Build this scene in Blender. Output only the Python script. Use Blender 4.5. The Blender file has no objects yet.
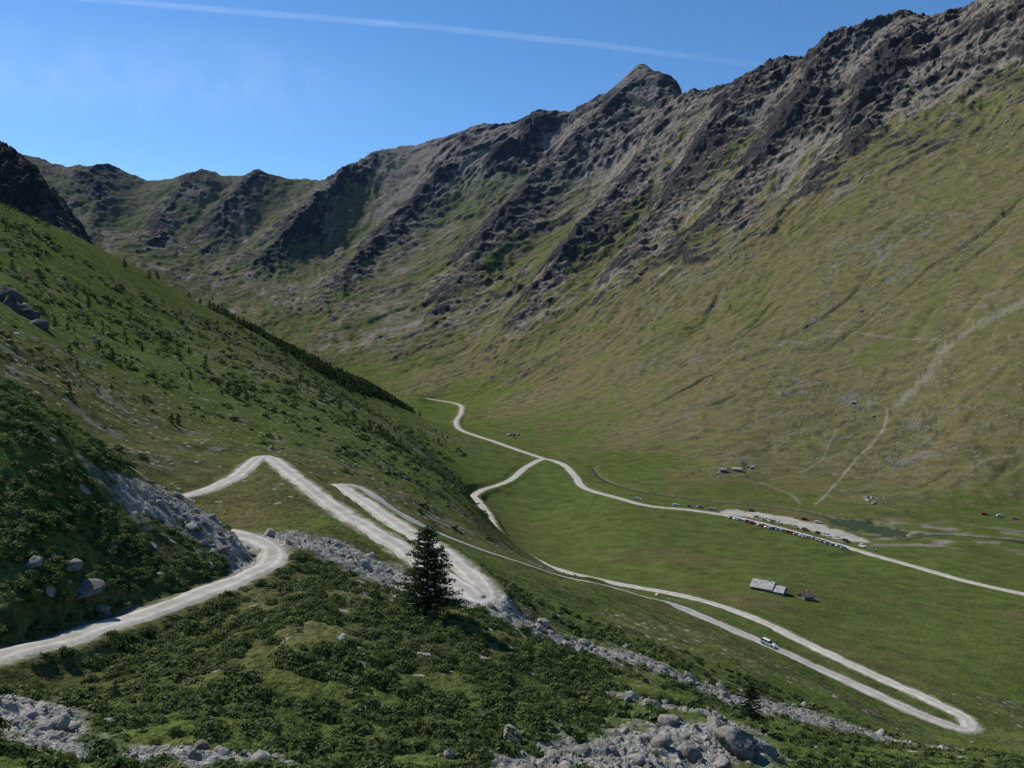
import bpy, math, numpy as np, random, time
from mathutils import Vector, Matrix
T0=time.time()
rng=np.random.default_rng(11); random.seed(5)
scene=bpy.context.scene
# ------------------------------------------------------------------ survey helpers
F=804.0; PITCH=math.atan(44/F); CP,SP=math.cos(PITCH),math.sin(PITCH)
def ray(px,py):
    xc=(px-512)/F; yc=(384-py)/F; d1=yc*SP+CP
    return xc/d1,(yc*CP-SP)/d1
def survey(px,py,v):
    """sight line + range (v>0) or altitude (v<0) -> world XYZ (metres, eye at origin)"""
    s,t=ray(px,py); Y=v if v>0 else v/t
    return (s*Y,Y,t*Y)
# ------------------------------------------------------------------ noise
_pr=np.random.default_rng(3); _perm=_pr.permutation(256).astype(np.int32); _perm=np.concatenate([_perm,_perm])
_ga=_pr.random(256)*2*np.pi; _gx=np.cos(_ga).astype(np.float32); _gy=np.sin(_ga).astype(np.float32)
def pn(x,y,seed=0):
    x=np.asarray(x,np.float64)+seed*17.31; y=np.asarray(y,np.float64)+seed*9.77
    xi=np.floor(x); yi=np.floor(y); fx=(x-xi).astype(np.float32); fy=(y-yi).astype(np.float32)
    xi=xi.astype(np.int32)&255; yi=yi.astype(np.int32)&255; x1=(xi+1)&255; y1=(yi+1)&255
    def g(a,b,dx,dy):
        h=_perm[_perm[a]+b]; return _gx[h]*dx+_gy[h]*dy
    u=fx*fx*fx*(fx*(fx*6-15)+10); v=fy*fy*fy*(fy*(fy*6-15)+10)
    a=g(xi,yi,fx,fy); b=g(x1,yi,fx-1,fy); c=g(xi,y1,fx,fy-1); d=g(x1,y1,fx-1,fy-1)
    return ((a+(b-a)*u)*(1-v)+(c+(d-c)*u)*v)*1.4
def fbm(x,y,o=4,seed=0,g=.5):
    r=0;a=1;f=1;n=0
    for i in range(o):
        r=r+a*pn(x*f,y*f,seed+i*3); n+=a; a*=g; f*=2.03
    return r/n
def ridged(x,y,o=4,seed=0,g=.5):
    r=0;a=1;f=1;n=0
    for i in range(o):
        r=r+a*(1-np.abs(pn(x*f,y*f,seed+i*3))*1.9); n+=a; a*=g; f*=2.1
    return r/n
def sstep(a,b,x):
    t=np.clip((x-a)/(b-a),0,1); return t*t*(3-2*t)
# ------------------------------------------------------------------ roads (survey points)
MAIN=[(-70,676,53),(0,655,60),(60,642,66),(120,622,74),(180,600,82),(230,582,91),(262,568,99),(274,554,107),(262,542,113),
(235,534,117),(200,527,122),(165,512,135),(150,503,146),(167,499,153),(203,491,165),(235,477,182),(252,463,202),(264,456,212),(278,463,203),
(300,480,180),(350,517,149),(410,554,124),(445,576,112),(470,593,105),(481,600,102),(484,590,107),(465,570,118),(440,550,131),(400,526,158),(370,505,184),(345,489,206),
(338,484,213),(354,486,214),(385,505,208),(420,524,207),(480,549,214),(540,569,227),(600,584,-75),(640,595,-82),(670,604,-88),(720,624,-91),
(768,645,-94),(800,660,-96),(850,682,-98),(900,705,-99.5),(945,724,-101),(968,729,-101.5),(965,718,-102.5),(935,702,-103.5),(870,673,-105),(800,640,-107),
(720,606,-110),(670,593,-112),(630,586,-113.5),(600,580,-114.5),(570,573,-115.5),(545,565,-117),(520,552,-119),(497,532,-121),(487,514,-124),
(473,497,-127),(482,490,-128),(510,480,-130),(528,466,-132),(545,459,-133),(562,464,-133.5),(575,476,-134),(585,488,-134),(615,497,-134),
(650,506,-134.5),(690,510,-135),(730,516,-135),(780,528,-134.5),(830,542,-134),(870,554,-133),(920,568,-131),(970,582,-129),(1024,594,-128),(1120,618,-126)]
BRANCH=[(545,459,-133),(515,449,-134),(480,437,-134),(461,430,-134),(456,422,-134),(461,412,-134),(457,404,-133),(430,400,-131),(385,398,-127)]
# ------------------------------------------------------------------ control points (px,py,range|alt, rock, dry)
C=[]
def add(px,py,v,rock=0.,dry=.4):
    s,t=ray(px,py); Y=v if v>0 else v/t
    C.append((s,Y,t,rock,dry))
def addw(X,Y,z,rock=0.,dry=.5): C.append((X/Y,Y,z/Y,rock,dry))
for i,p in enumerate(MAIN+BRANCH[1:]): add(*p,rock=-.1,dry=.35 if p[2]>0 else .15)
for p in [(0,768,31),(100,768,35),(300,768,41),(500,768,47),(700,768,58),(900,768,82),(1023,768,105),(0,700,45),(150,690,54),(300,690,56),(300,650,64),(300,605,80),
 (400,680,64),(500,700,64),(420,613,86),(500,640,82),(560,665,84),(600,700,72),(700,730,66),(760,745,68),(850,750,100),(1000,755,125),
 (300,540,116),(400,582,109),(560,640,108),(650,665,112),(700,690,116),(800,715,128),(900,742,138),
 (650,645,140),(750,672,160),(850,706,175),(950,735,190),(600,612,185),(500,580,145),(550,600,155),(650,620,210),(700,637,205),(1024,735,205),(1024,700,250),(760,636,262),
 (150,565,88),(60,570,74),(180,530,100),(0,560,70)]: add(*p,rock=.05,dry=.3)
for p in [(0,420,88),(50,440,92),(100,468,97),(150,492,103),(200,512,108),(240,545,104),(0,480,80),(100,520,88)]: add(*p,rock=.1,dry=.2)
# left flank
for p in [(0,411,150),(0,340,225),(0,300,300),(0,250,450),(0,205,700),(-150,330,160),(-150,210,420),(-150,130,700),
 (100,425,200),(100,360,300),(100,305,480),(100,259,830),(200,430,250),(200,380,360),(200,342,560),(200,313,950),
 (300,450,260),(300,402,430),(300,372,700),(300,358,1080),(400,500,230),(400,465,350),(400,435,700),(400,413,1300),
 (350,392,900),(350,381,1180),(150,288,900),(50,231,770),(250,336,1020),(460,490,400),(460,482,620),(430,452,620),(440,470,520),
 (500,548,240),(500,541,330),(500,536,430),(520,562,250),(520,556,340),(480,533,270),(480,520,430),(470,512,340),(440,500,300),(545,570,300),(570,576,330)]: add(*p,rock=.08,dry=.38)
for p in [(0,850,.122),(0,1050,.105),(60,900,.085),(60,1080,.075),(95,950,.06),(95,1100,.07),(-120,950,.17),(150,1100,.03)]:
    s,_=ray(p[0],300); C.append((s,p[1],p[2],.4,.4))
for p in [(-190,1700,-125),(-300,1650,-120),(-450,1700,-110),(-650,1800,-80),(-500,1400,-60),(-380,1300,-80),(-1300,2300,100),(-900,2300,20),(-600,2100,-60)]: addw(*p,rock=.2)
# shaded rock spur far left
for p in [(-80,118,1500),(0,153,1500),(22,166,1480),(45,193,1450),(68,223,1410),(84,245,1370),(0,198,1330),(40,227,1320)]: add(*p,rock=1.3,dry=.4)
for p in [(-1100,1850,180),(-900,1800,100),(-760,1750,20)]: addw(*p,rock=.5)
# valley floor
for p in [(768,588,-115),(850,620,-117),(950,650,-116),(1024,660,-116),(900,600,-122),(700,565,-124),(620,525,-130),(640,545,-127),(700,535,-132),(830,528,-135.5),(1024,525,-136.5),(1120,540,-136),
 (960,540,-135),(600,470,-135.5),(660,485,-136),(560,440,-135),(500,440,-135),(760,500,-135.5),(430,404,-131)]: add(*p,rock=-.35,dry=.12)
for p in [(1024,505,-132),(870,497,-131),(720,475,-131),(600,447,-130),(500,416,-128),(430,393,-118)]: add(*p,rock=-.05,dry=.6)
SKY=[]
FL=[
 (1180,[(440,680,0),(330,800,0),(200,1000,.1),(60,1450,.2),(-60,2000,.6)],(-90,2300)),
 (1024,[(450,720,0),(380,820,0),(300,960,.02),(200,1230,.08),(100,1650,.26),(60,1900,.7)],(-10,2500)),
 (900,[(460,780,0),(400,905,0),(320,1080,.03),(230,1350,.14),(165,1650,.34),(110,1950,.65),(60,2300,.8)],(18,2700)),
 (770,[(450,880,0),(400,1020,0),(330,1250,.08),(250,1600,.26),(205,1850,.45),(150,2200,.65),(110,2500,.8)],(74,2900)),
 (640,[(425,1090,0),(380,1300,.06),(320,1600,.28),(260,2000,.46),(210,2450,.52),(160,2900,.6),(120,3250,.85),(90,3500,.95)],(68,3700)),
 (540,[(400,1450,.0),(370,1650,.26),(320,2000,.44),(260,2500,.45),(190,3200,.5),(150,3550,.75)],(117,3900)),
 (430,[(368,2000,.32),(320,2400,.46),(260,2900,.44),(200,3500,.55)],(147,4100)),
 (330,[(345,2300,.42),(300,2700,.46),(240,3400,.42)],(184,4200)),
 (235,[(312,2600,.40),(250,3300,.42)],(180,4300)),
 (130,[(265,2800,.36),(230,3500,.42)],(193,4500)),
 (50,[(210,3400,.5)],(174,4400)),
 (-60,[],(150,4600)),(-250,[],(120,4600))]
for px,l,sk in FL:
    for py,Y,r in l: add(px,py,Y,rock=r,dry=.75 if Y<2200 else .6)
    SKY.append((px,sk[0],sk[1]))
SKY+=[(700,101,3200),(680,88,3550),(662,78,3640),(620,86,3750),(590,104,3800),(850,46,2790),(395,153,4150),(370,168,4180),(290,189,4250),(180,189,4400),(95,184,4430),(480,130,4000)]
for px,py,Y in SKY:
    add(px,py,Y,rock=.9 if px>350 else .6,dry=.6)
    s,t=ray(px,py); z=t*Y
    C.append((s,Y*1.07,(z-.5*.07*Y)/(Y*1.07),1,.5)); 
for px in range(-300,1300,150):
    s,t=ray(px,300); C.append((s,6500,.03,.6,.5)); C.append((s,12000,.01,.5,.5))
for p in [(0,3,-3.5),(2,3,-3.6),(-2,3,-3),(0,8,-7),(0,16,-11.5),(10,10,-9.5),(-10,10,-6),(-25,25,-10),(30,25,-17),(80,60,-42),(150,110,-75),(250,190,-110),(-60,40,-8),(-120,90,15),(-250,200,70),(450,320,-115),(-500,400,160),(-900,700,330),
 (800,550,0),(1300,900,330),(1900,1300,750),(2800,2000,1300),(-2000,1500,700),(-3500,2500,1200)]: addw(*p,rock=.1)
C=np.array(C)
LK=.55
P=np.stack([C[:,0],np.log(C[:,1])*LK],1)
def phi(d2): return .5*d2*np.log(d2+1e-12)
n=len(P)
d2=((P[:,None]-P[None])**2).sum(-1)
A=np.zeros((n+3,n+3)); A[:n,:n]=phi(d2)+np.eye(n)*2e-5; A[:n,n]=1; A[:n,n+1:]=P; A[n:,:n]=A[:n,n:].T
B=np.zeros((n+3,3)); B[:n]=C[:,2:5]
W=np.linalg.solve(A,B).astype(np.float64)
def tps(s,Y):
    s=np.asarray(s,float).ravel(); l=np.log(np.asarray(Y,float).ravel())*LK
    out=np.empty((len(s),3))
    for i in range(0,len(s),20000):
        a=s[i:i+20000,None]-P[None,:,0]; b=l[i:i+20000,None]-P[None,:,1]
        q=(a*a+b*b).astype(np.float32)
        k=q*np.log(q+1e-12)*.5
        out[i:i+20000]=k@W[:n].astype(np.float32)+W[n]+s[i:i+20000,None]*W[n+1]+l[i:i+20000,None]*W[n+2]
    return out
def base_z(X,Y): return tps(np.asarray(X)/np.asarray(Y),Y)[:,0]*np.asarray(Y).ravel()
# ------------------------------------------------------------------ terrain grid
cols=np.concatenate([np.linspace(-1.7,-.74,50,endpoint=False),np.linspace(-.74,.74,960,endpoint=False),np.linspace(.74,1.7,51)])
lr=np.concatenate([np.linspace(np.log(3),np.log(30),80,endpoint=False),np.linspace(np.log(30),np.log(1000),820,endpoint=False),
   np.linspace(np.log(1000),np.log(5200),900,endpoint=False),np.linspace(np.log(5200),np.log(14000),40)])
rows=np.exp(lr); NR,NC=len(rows),len(cols)
S,Yg=np.meshgrid(cols,rows); X=S*Yg
ci=np.linspace(0,NC-1,NC//3+1); ri=np.linspace(0,NR-1,NR//3+1)
cs_=np.interp(ci,np.arange(NC),cols); rs_=np.interp(ri,np.arange(NR),lr)
Sc,Lc=np.meshgrid(cs_,rs_); tc_=tps(Sc,np.exp(Lc)).reshape(len(rs_),len(cs_),3)
def up(a,xs,xn,axis):
    a=np.moveaxis(a,axis,0); i=np.clip(np.searchsorted(xs,xn)-1,1,len(xs)-3); x0=xs[i]; x1=xs[i+1]; u=((xn-x0)/(x1-x0)).reshape((-1,)+(1,)*(a.ndim-1))
    p0,p1,p2,p3=a[i-1],a[i],a[i+1],a[i+2]
    r=p1+.5*u*(p2-p0+u*(2*p0-5*p1+4*p2-p3+u*(3*(p1-p2)+p3-p0))); return np.moveaxis(r,0,axis)
tv=up(up(tc_,cs_,cols,1),rs_,lr,0)
Z0=tv[...,0]*Yg; ROCK=np.clip(tv[...,1],-.5,1.3); DRY=np.clip(tv[...,2],0,1)
wx=fbm(X/420,Yg/420,2,41)*110; wy=fbm(X/420,Yg/420,2,57)*110
XW,YW=X+wx,Yg+wy
U1=XW*-.45+YW*.893; V1=XW*.893+YW*.45      # across / down the right flank
U2=XW*.97+YW*.24;  V2=-XW*.24+YW*.97      # across / down the head of the valley
M2=sstep(50,-900,X)
def bl2(f): return f(U1,V1)*(1-M2)+f(U2,V2)*M2
farm=sstep(900,1500,Yg)
R1=bl2(lambda u,v:ridged(u/430,v/1300,2,1)); R2=bl2(lambda u,v:ridged(u/150,v/420,3,7)); R3=bl2(lambda u,v:ridged(u/46,v/80,4,13,.6))
iso=fbm(X/160,Yg/160,4,21); crag=ridged(X/70,Yg/70,5,27,.6)
# main spurs coming down from the crest (world polylines)
SPURS=[([(405,150,4150),(370,185,3900),(320,225,3600),(270,262,3200),(225,295,2800)],210,115),
 ([(235,178,4300),(195,212,3900),(160,245,3400),(130,262,2900)],200,85),
 ([(500,122,4000),(455,170,3700),(400,220,3300),(350,280,2900),(315,330,2500)],190,90),
 ([(645,66,3700),(600,130,3400),(545,175,3150),(490,230,2800),(430,300,2400),(390,355,2150)],200,100),
 ([(700,101,3200),(650,150,2900),(600,200,2500),(545,270,2150),(500,330,1850),(460,372,1650)],170,85),
 ([(770,72,2900),(720,130,2600),(670,185,2250),(610,250,1950),(560,310,1720)],130,50),
 ([(850,42,2790),(800,110,2400),(740,165,2050),(680,220,1820),(630,275,1620)],120,42),
 ([(930,10,2650),(880,90,2200),(820,150,1850),(770,200,1650)],110,38),
 ([(290,187,4250),(260,215,3900),(225,245,3500),(190,275,3100)],170,75),
 ([(120,188,4450),(100,215,3900),(90,240,3300)],180,75),
 ([(560,110,3900),(520,160,3600),(465,210,3250)],140,65)]
rf=int(np.searchsorted(rows,1350)); r2=int(np.searchsorted(rows,5000))
Xs=X[rf:r2]+wx[rf:r2]*.55+iso[rf:r2]*60; Ys=Yg[rf:r2]+wy[rf:r2]*.55+crag[rf:r2]*25
sp_h=np.zeros_like(Xs); sp_m=np.zeros_like(Xs)
for pts,wd_,am in SPURS:
    p=np.array([survey(*q)[:2] for q in pts]); L=np.linalg.norm(np.diff(p,axis=0),axis=1); cu=np.concatenate([[0],np.cumsum(L)])/L.sum()
    best=np.full(Xs.shape,1e9); bt=np.zeros_like(Xs)
    for i in range(len(p)-1):
        dx,dy=p[i+1]-p[i]; u=np.clip(((Xs-p[i,0])*dx+(Ys-p[i,1])*dy)/(dx*dx+dy*dy),0,1); d=np.hypot(Xs-p[i,0]-u*dx,Ys-p[i,1]-u*dy)
        m=d<best; best=np.where(m,d,best); bt=np.where(m,cu[i]+(cu[i+1]-cu[i])*u,bt)
    env=sstep(.04,.34,bt)*sstep(1.0,.55,bt)
    tent=np.clip(1-best/wd_,0,1)**1.25
    sp_h=np.maximum(sp_h,am*env*tent); sp_m=np.maximum(sp_m,env*np.clip(1-best/(wd_*.8),0,1))
SPH=np.zeros_like(X); SPM=np.zeros_like(X); SPH[rf:r2]=sp_h; SPM[rf:r2]=sp_m
ROCK=ROCK+SPM*.24
pk=survey(645,66,3700); dpk=np.hypot((X-pk[0]),(Yg-pk[1])); PK=np.clip(1-dpk/170,0,1)**1.1*16
sky_calm=1-.45*sstep(3300,3900,Yg)*sstep(.55,.8,ROCK-SPM*.24)
calm=(1-.6*np.clip(1-dpk/260,0,1))*sky_calm
rkf=np.clip(ROCK,.10,1)*farm
Z=Z0+PK+SPH+calm*rkf*(46*(R1-.55)+38*(R2-.5)+20*(R3-.5)+iso*20+np.clip(ROCK,0,1)*22*(crag-.5))
strat=pn((Z0+.55*U1)/170+iso*1.3,U1/900,33)
stm=sstep(.0,.16,strat)*(1-M2)
Z+=farm*np.clip(ROCK,0,1)*stm*18
mid=sstep(90,260,Yg)*(1-farm)
Z+=mid*np.clip(ROCK*2+.7,.12,1)*(fbm(X/60,Yg/60,3,61)*3.4+fbm(X/14,Yg/14,3,67)*1.3)
gul=ridged(U1/120,V1/620,3,63,.55)                              # shallow wash-outs on the meadow flank
rmask=sstep(-.12,.02,ROCK)*sstep(60,260,X)*(1-sstep(.35,.6,ROCK))
Z-=rmask*sstep(.72,1.0,gul)*4.5
benches=ridged((Z0+fbm(X/120,Yg/120,3,73)*50)/46,U1/260,2,77)         # little rock benches across the flank
Z+=rmask*sstep(.5,.9,benches)*3.0
Z+=farm*fbm(X/30,Yg/30,4,71,.6)*4.0*np.clip(ROCK+.5,.1,1)
near=1-sstep(130,330,Yg)
Z+=near*(fbm(X/9,Yg/9,3,81)*.9*sstep(10,45,Yg)+fbm(X/1.7,Yg/1.7,3,91)*.36)
# ------------------------------------------------------------------ path utilities
def cat(pts,step):
    p=np.array(pts,float); p=np.vstack([2*p[0]-p[1],p,2*p[-1]-p[-2]]); out=[]
    for i in range(1,len(p)-2):
        L=np.linalg.norm(p[i+1]-p[i]); m=max(2,int(L/step(p[i][1])))
        q=[p[i-1],p[i],p[i+1],p[i+2]]; tt=[0]
        for k in range(3): tt.append(tt[-1]+max(1e-3,np.linalg.norm(q[k+1]-q[k])**.5))
        for u in np.linspace(tt[1],tt[2],m,endpoint=False):
            A1=(tt[1]-u)/(tt[1]-tt[0])*q[0]+(u-tt[0])/(tt[1]-tt[0])*q[1]
            A2=(tt[2]-u)/(tt[2]-tt[1])*q[1]+(u-tt[1])/(tt[2]-tt[1])*q[2]
            A3=(tt[3]-u)/(tt[3]-tt[2])*q[2]+(u-tt[2])/(tt[3]-tt[2])*q[3]
            B1=(tt[2]-u)/(tt[2]-tt[0])*A1+(u-tt[0])/(tt[2]-tt[0])*A2
            B2=(tt[3]-u)/(tt[3]-tt[1])*A2+(u-tt[1])/(tt[3]-tt[1])*A3
            out.append((tt[2]-u)/(tt[2]-tt[1])*B1+(u-tt[1])/(tt[2]-tt[1])*B2)
    out.append(p[-2]); return np.array(out)
def paint(path,zs,R):
    D=np.full((NR,NC),1e6,np.float32); ZZ=np.zeros((NR,NC),np.float32)
    for i in range(len(path)-1):
        (xa,ya),(xb,yb)=path[i][:2],path[i+1][:2]
        y0,y1=min(ya,yb)-R,max(ya,yb)+R; x0,x1=min(xa,xb)-R,max(xa,xb)+R
        y0=max(y0,3)
        r0,r1=np.searchsorted(rows,[y0,y1]); 
        s0=min(x0/y0,x0/y1); s1=max(x1/y0,x1/y1)
        c0,c1=np.searchsorted(cols,[s0,s1])
        if r1<=r0 or c1<=c0: continue
        xx=X[r0:r1,c0:c1]; yy=Yg[r0:r1,c0:c1]
        dx,dy=xb-xa,yb-ya; L2=dx*dx+dy*dy+1e-9
        u=np.clip(((xx-xa)*dx+(yy-ya)*dy)/L2,0,1)
        d=np.hypot(xx-xa-u*dx,yy-ya-u*dy)
        w=D[r0:r1,c0:c1]; m=d<w
        w[m]=d[m]; ZZ[r0:r1,c0:c1][m]=(zs[i]+(zs[i+1]-zs[i])*u)[m]
    return D,ZZ
def smooth1(a,k):
    a=np.asarray(a,float); p=np.pad(a,(k,k),mode='edge'); ker=np.hanning(2*k+3)[1:-1]; ker/=ker.sum()
    return np.convolve(p,ker,'valid')
def worldpts(l): return [survey(*p)[:2] for p in l]
def mkroad(l,k=5):
    path=cat(worldpts(l),lambda y:max(.9,y*.006)); z=smooth1(base_z(path[:,0],path[:,1]),k); return path,z
mp,mz=mkroad(MAIN); bp,bz=mkroad(BRANCH)
MW=1.6
D1,ZZ1=paint(mp,mz,12); D2,ZZ2=paint(bp,bz,12)
use=D2<D1; RD=np.minimum(D1,D2); RZ=np.where(use,ZZ2,ZZ1)
hw=MW+.7+Yg*.0026
k=sstep(0,1,(RD-hw)/np.clip(1.2+Yg*.01,1.6,6)); k=np.where(RD>11,1,k)
Z=Z*k+(RZ-.12)*(1-k)
CPK=cat(worldpts([(735,513,-135.2),(775,518,-135.2),(815,527,-135),(850,539,-134.6)]),lambda y:5)
cz=smooth1(base_z(CPK[:,0],CPK[:,1]),2); D3,ZZ3=paint(CPK,cz,30)
edge=fbm(X/9,Yg/9,3,101)*6
park=1-sstep(9,13,D3+edge)
STREAM=[(592,468,-136),(600,478,-136),(622,487,-136),(650,493,-136),(690,499,-136.2),(725,503,-136.3),(770,507,-136.4),(815,514,-136.4),(840,522,-136.5)]
STREAM2=[(905,540,-136.5),(940,535,-136.5),(985,538,-136.5),(1060,545,-136.5)]
sp1=cat(worldpts(STREAM),lambda y:4); sp2=cat(worldpts(STREAM2),lambda y:4)
WZ=-136.6
Ds,_=paint(sp1,np.zeros(len(sp1)),20); Ds2,_=paint(sp2,np.zeros(len(sp2)),60); Dsm=np.minimum(Ds,Ds2)
POND=cat(worldpts([(852,524,-136.5),(868,528,-136.5),(886,533,-136.5)]),lambda y:4); Dp,_=paint(POND,np.zeros(len(POND)),60)
wob=fbm(X/9,Yg/9,2,111)
wd=np.minimum(Dsm-2.0-wob*1.5, Dp-14-wob*13)
Z=np.where(wd<8,np.minimum(Z,Z*sstep(-1,8,wd)+(WZ+np.clip(wd,-3,8)*.25)*(1-sstep(-1,8,wd))),Z)
# ------------------------------------------------------------------ stony gullies
GUL=[[(170,500,112),(215,515,112),(300,545,116),(400,582,109),(480,610,99),(560,640,106),(640,662,112),(700,690,116),(800,715,128),(900,742,138),(960,765,135)],
     [(0,720,40),(30,705,45),(50,760,38)],
     [(150,768,38),(260,765,41)],
     [(540,765,47),(600,748,55),(690,742,62),(730,715,66)],
     [(630,690,76),(700,705,76),(750,720,74)],
     [(130,472,98),(180,502,105),(222,535,104),(232,560,100)]]
GW=[4.0,1.8,1.2,3.0,1.6,2.7]
gpaths=[cat(worldpts(g),lambda y:3) for g in GUL]
stony=np.zeros((NR,NC),np.float32)
nz=fbm(X/3.,Yg/3.,4,121)
for g,w in zip(gpaths,GW):
    d,_=paint(g,np.zeros(len(g)),w*2.6+3); stony=np.maximum(stony,(1-sstep(w*.5,w*1.9,d+nz*w*1.6)))
stony*=sstep(-.45,.05,fbm(X/1.6,Yg/1.6,3,125)+.15)
Z+=stony*near*((ridged(X/1.8,Yg/1.8,3,131)-.4)*.55)
TRAILS=[[(868,425,930),(885,440,900),(882,458,860),(855,482,800),(815,500,-131)],
        [(760,480,-131),(790,490,-131),(800,500,-132)],[(1024,300,960),(985,330,960),(950,352,960),(925,385,925),(900,405,900)],
        [(835,455,-128),(812,470,-130),(770,478,-131)],[(1010,445,720),(985,460,720),(965,485,700)],
        [(835,312,1140),(865,330,1090),(905,350,1030),(940,362,980)]]
tmask=np.zeros((NR,NC),np.float32)
for tr,w,o in zip(TRAILS,[1.1,.8,8,.8,.8,.9],[.5,.35,.36,.3,.25,.35]):
    p=cat(worldpts(tr),lambda y:6); d,_=paint(p,np.zeros(len(p)),w*4+4); tmask=np.maximum(tmask,(1-sstep(w*.3,w+1.2,d+nz*w*1.9+fbm(X/30,Yg/30,2,127)*w*1.2))*o)
# ------------------------------------------------------------------ slope, colour masks
dzs=np.gradient(Z,cols,axis=1); dzy=np.gradient(Z,rows,axis=0)
gx=dzs/Yg; gy=dzy-S/Yg*dzs; steep=np.hypot(gx,gy)
zs0=np.gradient(Z0,cols,axis=1); gy0=np.gradient(Z0,rows,axis=0)-S/Yg*zs0; st0=np.hypot(zs0/Yg,gy0)
n1=fbm(X/60,Yg/60,4,141); n2=fbm(X/18,Yg/18,4,151,.6); streak=bl2(lambda u,v:fbm(u/30,v/150,5,161,.6)); nb=fbm(X/260,Yg/260,3,171)
fine=fbm(X/5,Yg/5,3,181,.6)
def mix(a,b,m): return a*(1-m[...,None])+b*m[...,None]
col=np.zeros((NR,NC,3),np.float32)
lush=np.array([.088,.114,.032]); olive=np.array([.124,.120,.050]); dark=np.array([.038,.056,.020]); brown=np.array([.152,.124,.072])
col[:]=lush
dm=sstep(.25,.75,DRY+n1*.7+nb*.7); col=mix(col,olive,dm)
col=mix(col,brown,sstep(.40,1.0,DRY+n2*.9+streak*.6+nb*.3)*.75)
col=mix(col,dark,sstep(.0,.30,n2*.9+fine*.5+nb*.5+n1*.4-.05*dm)*.62)
col=mix(col,dark*1.3,rmask*sstep(.80,1.0,gul+n2*.2+fine*.1)*.6)
oc2=rmask*sstep(.38,.46,n1*.65+n2*.6+nb*.5+streak*.3+fine*.3+.12*sstep(.6,.9,benches)+ROCK*.15)
col=mix(col,np.array([.205,.19,.16]),oc2*.75)
scree=np.array([.245,.215,.175]); cliff=np.array([.062,.061,.068]); pale=np.array([.34,.31,.265])
sm=sstep(.47,.66,ROCK+.36*streak+.30*nb+.16*fine+.18*n1+.1*n2)*farm
col=mix(col,scree,sm*.92)
col=mix(col,pale,sstep(.2,.42,streak+.3*n2+.2*nb)*sm*.45)
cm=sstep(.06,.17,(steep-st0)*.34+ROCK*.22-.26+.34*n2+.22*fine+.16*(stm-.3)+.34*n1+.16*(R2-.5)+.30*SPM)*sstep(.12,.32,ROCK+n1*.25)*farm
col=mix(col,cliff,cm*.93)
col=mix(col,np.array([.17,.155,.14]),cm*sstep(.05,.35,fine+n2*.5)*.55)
spur=sstep(.9,1.1,ROCK)*sstep(-600,-700,X)*sstep(1900,1700,Yg); col=mix(col,np.array([.05,.052,.055]),spur*.8)  # far-left spur's shade painted into its rock colour as a dark tone
haze_tint=sstep(1800,4600,Yg)*.34
col=mix(col,np.array([.122,.142,.190]),haze_tint)  # aerial haze painted into the ground colour, bluer with distance
left=sstep(0,-40,X)*(1-farm)*sstep(-.1,.02,ROCK)
oc=sstep(.34,.44,n2*.8+fine*.5+.25*nb+np.clip(ROCK,-.3,.2)*.8+left*.05)*(1-farm)*sstep(120,240,Yg)*sstep(-.15,.0,ROCK)
col=mix(col,np.array([.21,.195,.165]),oc*.65)
fl=sstep(.0,-.2,ROCK)*(1-farm)
col=mix(col,np.array([.086,.106,.034]),fl*.35)
col=mix(col,np.array([.130,.105,.050]),fl*sstep(-.02,.35,n1*.7+nb*.8+n2*.4)*.65)
col=mix(col,np.array([.28,.27,.25]),stony*.9)
grav=np.array([.42,.39,.335])
bank=(1-sstep(hw*.5,hw*1.15,RD+fine*1.4))*.65
col=mix(col,grav,bank); col=mix(col,grav,park*.9); col=mix(col,grav*.75,tmask)
shore=(1-sstep(-1,3.5,wd+fine*3))
col=mix(col,np.array([.14,.14,.10]),shore*.7)
bars=sstep(.0,.3,fbm(X/25,Yg/12,4,191))*(1-sstep(18,56,Ds2))
col=mix(col,np.array([.26,.23,.20]),bars*.7)
stn=np.clip(sstep(-.25,.1,ROCK)*sstep(-.15,.35,n1+nb*.5)+left*.5+stony*.6,0,1)*(1-sstep(2500,3500,Yg))
rockm=np.clip(cm+sm*.5+stony*.7+oc*.4+oc2*.6,0,1)
# ------------------------------------------------------------------ mesh builder
def mkmesh(name,V,Fa,mats=(),smooth=False,attrs=None,mi=None):
    me=bpy.data.meshes.new(name); Fa=np.asarray(Fa,np.int32); nf,kk=Fa.shape
    me.vertices.add(len(V)); me.vertices.foreach_set('co',np.asarray(V,np.float32).ravel())
    me.loops.add(nf*kk); me.loops.foreach_set('vertex_index',Fa.ravel())
    me.polygons.add(nf); me.polygons.foreach_set('loop_start',np.arange(0,nf*kk,kk,dtype=np.int32))
    if smooth: me.polygons.foreach_set('use_smooth',np.ones(nf,bool))
    if mi is not None: me.polygons.foreach_set('material_index',np.asarray(mi,np.int32))
    me.update(calc_edges=True)
    for a,(t,d) in (attrs or {}).items():
        at=me.attributes.new(a,t,'POINT'); at.data.foreach_set('color' if t=='FLOAT_COLOR' else 'value',np.asarray(d,np.float32).ravel())
    for m in mats: me.materials.append(m)
    ob=bpy.data.objects.new(name,me); scene.collection.objects.link(ob); return ob
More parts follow.
